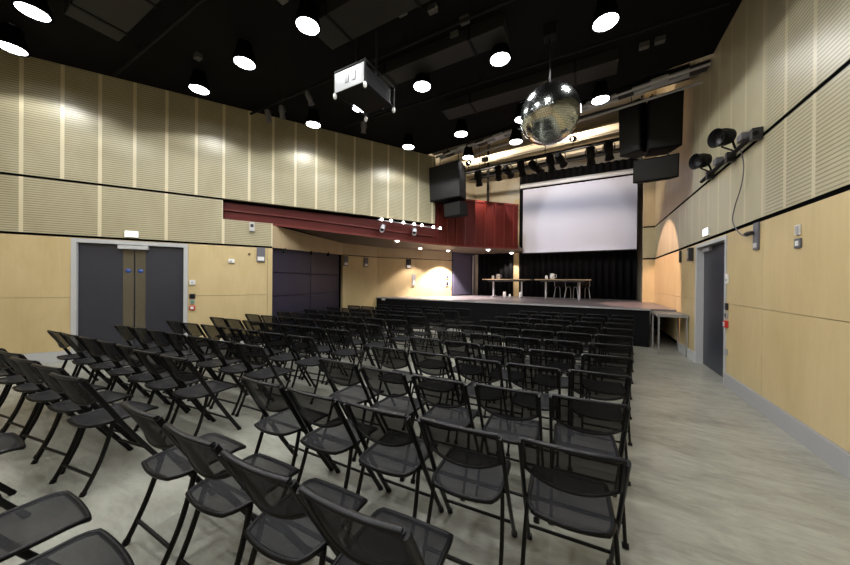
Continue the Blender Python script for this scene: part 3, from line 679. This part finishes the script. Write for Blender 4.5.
wallbox('junction_plate', 'grey and white sounder box below the end of red balcony', 'box', 0, .10, .20, .06, M['lightgrey'], (-.3, .3, -.05, .3), M['steel'], 'L', -.12, 2.71)
wallbox('socket_panel', 'grey socket panel at the corner beside the navy bay', 'panel', 0, .17, .33, .04, M['greymid'], (-.4, .4, -.42, -.15), M['white'], 'L', .06, 2.09)
wallbox('thermostat', 'tiny white bracket on birch board near the sounder box', 'bracket', 0, .11, .09, .04, M['white'], (-.3, .1, -.3, .1), M['grey'], 'L', -.51, 1.92)
wallbox('push_button', 'tiny brown button beside the corner socket panel', 'button', 0, .045, .045, .015, mat('brown_button', (.12, .06, .03), .5), None, None, 'L', -.17, 2.09)
wallbox('socket_panel', 'small grey socket panel on the birch edge just past the navy bay', 'panel', 0, .16, .34, .04, M['greymid'], (-.4, .4, -.42, -.15), M['white'], (B_, C_), .10, 2.19)
wallbox('socket_panel', 'small grey socket panel between navy bay and stage corner', 'panel', 0, .16, .34, .04, M['greymid'], (-.4, .4, -.42, -.15), M['white'], (B_, C_), .90, 2.18)
wallbox('socket_panel', 'small grey socket panel above the lit stage wall', 'panel', 0, .20, .36, .04, M['steel'], (-.4, .4, -.42, -.15), M['white'], (C_, D_), 1.28, 2.19)
wallbox('speaker_column', 'slim grey column box in the lit patch beside the stage', 'box', 0, .14, .46, .05, M['grey'], (-.35, .35, -.4, .0), M['lightgrey'], (C_, D_), 1.50, 1.56)
wallbox('switch_plate', 'small grey switch plate beside the violet stage door', 'switch', 0, .15, .14, .03, M['grey'], (-.3, .3, -.3, .3), M['steel'], (C_, D_), 3.02, 1.70)
wallbox('switch_plate', 'taller grey switch plate under another beside the violet stage door', 'switch', 0, .15, .22, .03, M['grey'], (-.3, .3, -.3, .3), M['steel'], (C_, D_), 3.02, 1.42)
wallbox('socket_panel', 'tall grey socket panel fed by cable on the aisle wall', 'panel', 0, .12, .33, .022, M['greymid'], (-.35, .35, -.42, -.25), M['lightgrey'], 'R', 5.13, 2.085)
tag(MB().lathe([(.025, 0), (.03, .05), (.018, .10)], (1.755, 5.15, 2.13), 12, (-.3, 1, 0)).build('cable_plug', M['steel']), 'dark round plug on the tall aisle wall socket panel', 'plug')
wallbox('sounder', 'upper of two small white boxes high on aisle wall', 'box', 0, .075, .10, .015, M['white'], (-.4, .25, -.38, .38), M['grey'], 'R', 4.315, 2.035)
wallbox('sounder', 'lower grey square box with white face high on aisle wall', 'box', 0, .10, .095, .015, M['greymid'], (-.25, .25, -.25, .25), M['white'], 'R', 4.31, 1.905)
wallbox('wall_hook', 'dark bracket plate between the aisle door and stage', 'bracket', 0, .12, .26, .08, M['steel'], (-.3, .3, -.3, .3), M['grey'], 'R', 7.70, 2.08)
wallbox('wall_hook', 'small dark plate on aisle wall where the warm light begins', 'bracket', 0, .10, .26, .03, M['steel'], None, None, 'R', 8.55, 2.1)
wallbox('card_reader', 'white plate beside the aisle door, topmost of its column', 'switch', 0, .07, .14, .02, M['white'], (-.3, .3, -.3, .0), M['grey'], 'R', 5.995, 1.58)
wallbox('light_switch', 'black switch plate beside the aisle door, above another', 'switch', 0, .07, .10, .025, M['steel'], None, None, 'R', 5.995, 1.17)
wallbox('light_switch', 'grey switch plate beside aisle door, just above the red one', 'switch', 0, .07, .09, .025, M['grey'], (-.3, .3, -.3, .3), M['steel'], 'R', 5.995, 1.04)
wallbox('call_point', 'red fire call point beside the aisle wall door', 'call point', 0, .08, .10, .04, M['redplastic'], (-.3, .3, -.3, .3), M['white'], 'R', 5.995, .91)
wallbox('door_stop_plate', 'small grey plate low beside the aisle wall door', 'plate', 0, .06, .09, .02, M['grey'], None, None, 'R', 5.995, .50)

# pipe with small lamps along the balcony front
rl = thing('balcony_lighting_pipe', 'thin silver pipe of small lamps along the red balcony front', 'lighting bar', (0, 0, 0))
rp = [Vector((*lxy(s_, .03), z_)) for s_, z_ in ((2.9, 3.20), (3.6, 3.18), (4.3, 3.16), (5.0, 3.13))]
MB().tube(spline(rp, 5), .016, 8).build('pipe', M['silver'], rl)
sp = spline(rp, 8)
for k in (2, 5, 9, 13, 16, 20, 23):
    MB().lathe([(.0, -.03), (.035, -.02), (.04, .03), (.02, .06)], tuple(sp[min(k, len(sp) - 1)] + Vector((.01, -.03, .02))), 10, (.4, -1, .1)).build('lamp', M['lens_small'], rl)
for p_ in (rp[0], rp[-1]):
    MB().tube([p_, p_ - NL * .08 + Vector((0, 0, -.02)), p_ - NL * .16 + Vector((0, 0, -.02))], .012, 6).build('bracket', M['steel'], rl)
for i, (x, y, w) in enumerate(((*lxy(3.05, .03), 'farther from the stage'), (*lxy(4.05, .03), 'nearer the stage'))):
    lantern((x, y - .02, 2.98), (x + .5, y - 1, 2.2), 'small silver lantern under the balcony pipe, ' + w, size=.7, hang=.16, body=M['silverpaint'], group='lanterns under the balcony pipe')

# ------------------------------------------------------------------ folding chairs
def make_chair():
    root = thing('folding_chair', 'x', 'chair')
    parts = []
    PX = .203
    # front legs run straight from the top of the back, past the seat, down to the front feet
    for s in (-1, 1):
        pts = spline([(s * PX, -.005, .800), (s * PX, .075, .655), (s * PX, .150, .52), (s * PX, .215, .40), (s * PX, .335, .20), (s * PX, .455, .012)], 4)
        l = MB().tube(pts, .0135, 8, (.8, 1.25)).build('leg', M['tube'], root)
        MB().tube([(s * PX, .448, .024), (s * PX, .462, .0)], .018, 8).build('rubber_foot', M['frame'], l)
    # rear legs: sabre curve from the side of the seat down to the rear feet
    for s in (-1, 1):
        x = s * (PX - .008)
        pts = spline([(x - s * .012, .165, .432), (x - s * .006, .140, .34), (x, .090, .19), (x, .030, .06), (x, .003, .012)], 4)
        l = MB().tube(pts, .0130, 8, (.8, 1.2)).build('leg', M['tube'], root)
        MB().tube([(x, .010, .024), (x, -.002, .0)], .018, 8).build('rubber_foot', M['frame'], l)
    MB().tube([(-PX + .01, .052, .105), (PX - .01, .052, .105)], .010, 8).build('stretcher', M['tube'], root)
    MB().tube([(-PX, .372, .140), (PX, .372, .140)], .009, 8).build('stretcher', M['tube'], root)
    MB().tube([(-PX, .205, .418), (PX, .205, .418)], .010, 8).build('seat_bar', M['tube'], root)
    # back: concave panel, straight top, rounded lower edge
    n = 16
    def bk(u, v):                       # u -1..1 across, v 0 bottom .. 1 top
        zb = .588 + .048 * abs(u) ** 2.4; zt = .806 + .004 * (1 - u * u)
        z = zb + (zt - zb) * v; x = u * .191
        y = -.004 + (.80 - z) * .50 - (.019 + .027 * (1 - v)) * (1 - u * u) - .004 * math.sin(math.pi * v)
        return Vector((x, y, z))
    rows = [[bk(-1 + 2 * i / n, .03 + .94 * j / 5) for i in range(n + 1)] for j in range(6)]
    MB().grid(rows).build('backrest', M['backmesh'], root)
    rim = MB()
    top = [bk(-1 + 2 * i / n, 1) for i in range(n + 1)]; bot = [bk(-1 + 2 * i / n, 0) for i in range(n + 1)]
    rim.tube(top, .0105, 8, (.9, 1.45)); rim.tube(bot, .0085, 8)
    for s in (0, n): rim.tube([bk(-1 + 2 * s / n, j / 4) for j in range(5)], .010, 8)
    rim.build('back_frame', M['rim'], root)
    # seat: gently dished, rear corners well rounded, reaching back under the backrest
    m_ = 12; k_ = 12
    def st_(u, v):                      # v 0 rear .. 1 front
        hw = .178
        c = 1.0
        if v > .80: c = 1 - .05 * ((v - .80) / .20) ** 2.2
        if v < .30: c = 1 - .17 * ((.30 - v) / .30) ** 2.6
        x = u * hw * c; y = .062 + .388 * v + (.012 * (1 - u * u) if v > .5 else -.018 * (1 - u * u)) * abs(v - .5) * 2
        z = .446 - .014 * math.sin(math.pi * v) * (1 - .6 * u * u) - (.016 * max(0, (v - .82) / .18) ** 2) + .006 * u * u
        return Vector((x, y, z))
    rows = [[st_(-1 + 2 * i / m_, j / k_) for i in range(m_ + 1)] for j in range(k_ + 1)]
    MB().grid(rows).build('seat', M['seatmesh'], root)
    loop = rows[0] + [r[-1] for r in rows[1:]] + rows[-1][::-1][1:] + [r[0] for r in rows[::-1][1:]]
    MB().tube([v - Vector((0, 0, .006)) for v in loop], .0115, 8).build('seat_frame', M['frame'], root)
    return root
CH = make_chair()
CHKIDS = [(c, list(c.children)) for c in CH.children]
first = [True]
def put_chair(x, y, rz, label, group):
    if first[0]:
        r = CH; first[0] = False; r.location = (x, y, 0); r.rotation_euler = (0, 0, rz)
    else:
        r = CH.copy(); COL.objects.link(r); r.location = (x, y, 0); r.rotation_euler = (0, 0, rz)
        for c, gs in CHKIDS:
            d = c.copy(); COL.objects.link(d); d.parent = r
            for g in gs:
                e = g.copy(); COL.objects.link(e); e.parent = d
    r['label'] = label; r['group'] = group; r['category'] = 'chair'
NR = 11
YR = [.665, 1.268, 1.89, 2.54, 3.19, 3.83, 4.52, 5.24, 5.97, 6.70, 7.45]      # central block, back row first
YS = [.655, 1.27, 1.89, 2.50, 3.12, 3.76, 4.42, 5.10, 5.80, 6.50, 7.20]     # side block
rj = random.Random(3)
def rowname(i):
    return ORD[i + 1] + ' row from the back' if i < 5 else ORD[NR - 1 - i] + ' row from the stage'
for i in range(NR):
    if i == 0: xs = [-.635, -1.095, -1.565, -2.08]
    else:
        xr = -.066 + .068 * (i - 1) + .0012 * (i - 1) ** 2
        xs = [xr - .474 * k for k in range(5)]
    for k, x in enumerate(xs):
        put_chair(x + rj.uniform(-.008, .008), YR[i] + rj.uniform(-.008, .008) + ((.125, .07, .03, .005, 0)[k] if i else (.03, .015, .005, 0)[k]), (.06, .05, .04, .02, .02)[k] + rj.uniform(-.015, .015),
                  'black mesh folding chair, central block, ' + rowname(i) + ', ' + ORD[k] + ' from the open floor', 'folding chairs of the central block')
for i in range(NR):
    n = [6, 7, 7, 7, 7, 7, 7, 7, 7, 7, 6][i]
    xr = -3.265 + .043 * i
    for k in range(n):
        x = xr - .478 * k + rj.uniform(-.015, .015); y = YS[i] + rj.uniform(-.015, .015) - .025 * k
        if i == 0: x += .035 - .012 * k
        if i >= 9 and x < -5.9: continue
        put_chair(x, y, rj.uniform(.03, .07) + (.11 if i == 0 else .02), 'black mesh folding chair, side block, ' + rowname(i) + ', ' + ORD[k] + ' from the gap', 'folding chairs of the side block')
# the rearmost seats whose backs are out of sight
for x, y, w in ((-1.64, .0, 'beside the emptier floor'), (-2.11, .0, 'one along from the last seat'), (-3.29, -.01, 'across the gap')):
    put_chair(x, y, 0, 'black folding chair of the rearmost row, seat alone showing, ' + w, 'folding chairs of the rearmost row')

# ------------------------------------------------------------------ world, camera, view
w = bpy.data.worlds.new('hall_air'); SC.world = w; w.use_nodes = True
w.node_tree.nodes['Background'].inputs[0].default_value = (.02, .02, .022, 1); w.node_tree.nodes['Background'].inputs[1].default_value = .3
cam = bpy.data.cameras.new('camera'); co = bpy.data.objects.new('camera', cam); COL.objects.link(co)
fw, rt, upv = Vector((-.47988, .87733, -.00322)), Vector((.87729, .47989, .00847)), Vector((-.00898, -.00124, .99996))
co.matrix_world = Matrix(((rt.x, upv.x, -fw.x, 0), (rt.y, upv.y, -fw.y, 0), (rt.z, upv.z, -fw.z, 1.5), (0, 0, 0, 1)))
cam.sensor_width = 36; cam.lens = 298.9 / 850 * 36; cam.clip_start = .02
SC.camera = co
SC.view_settings.view_transform = 'Standard'; SC.view_settings.look = 'None'; SC.view_settings.exposure = 0; SC.view_settings.gamma = 1
SC.view_settings.use_curve_mapping = False
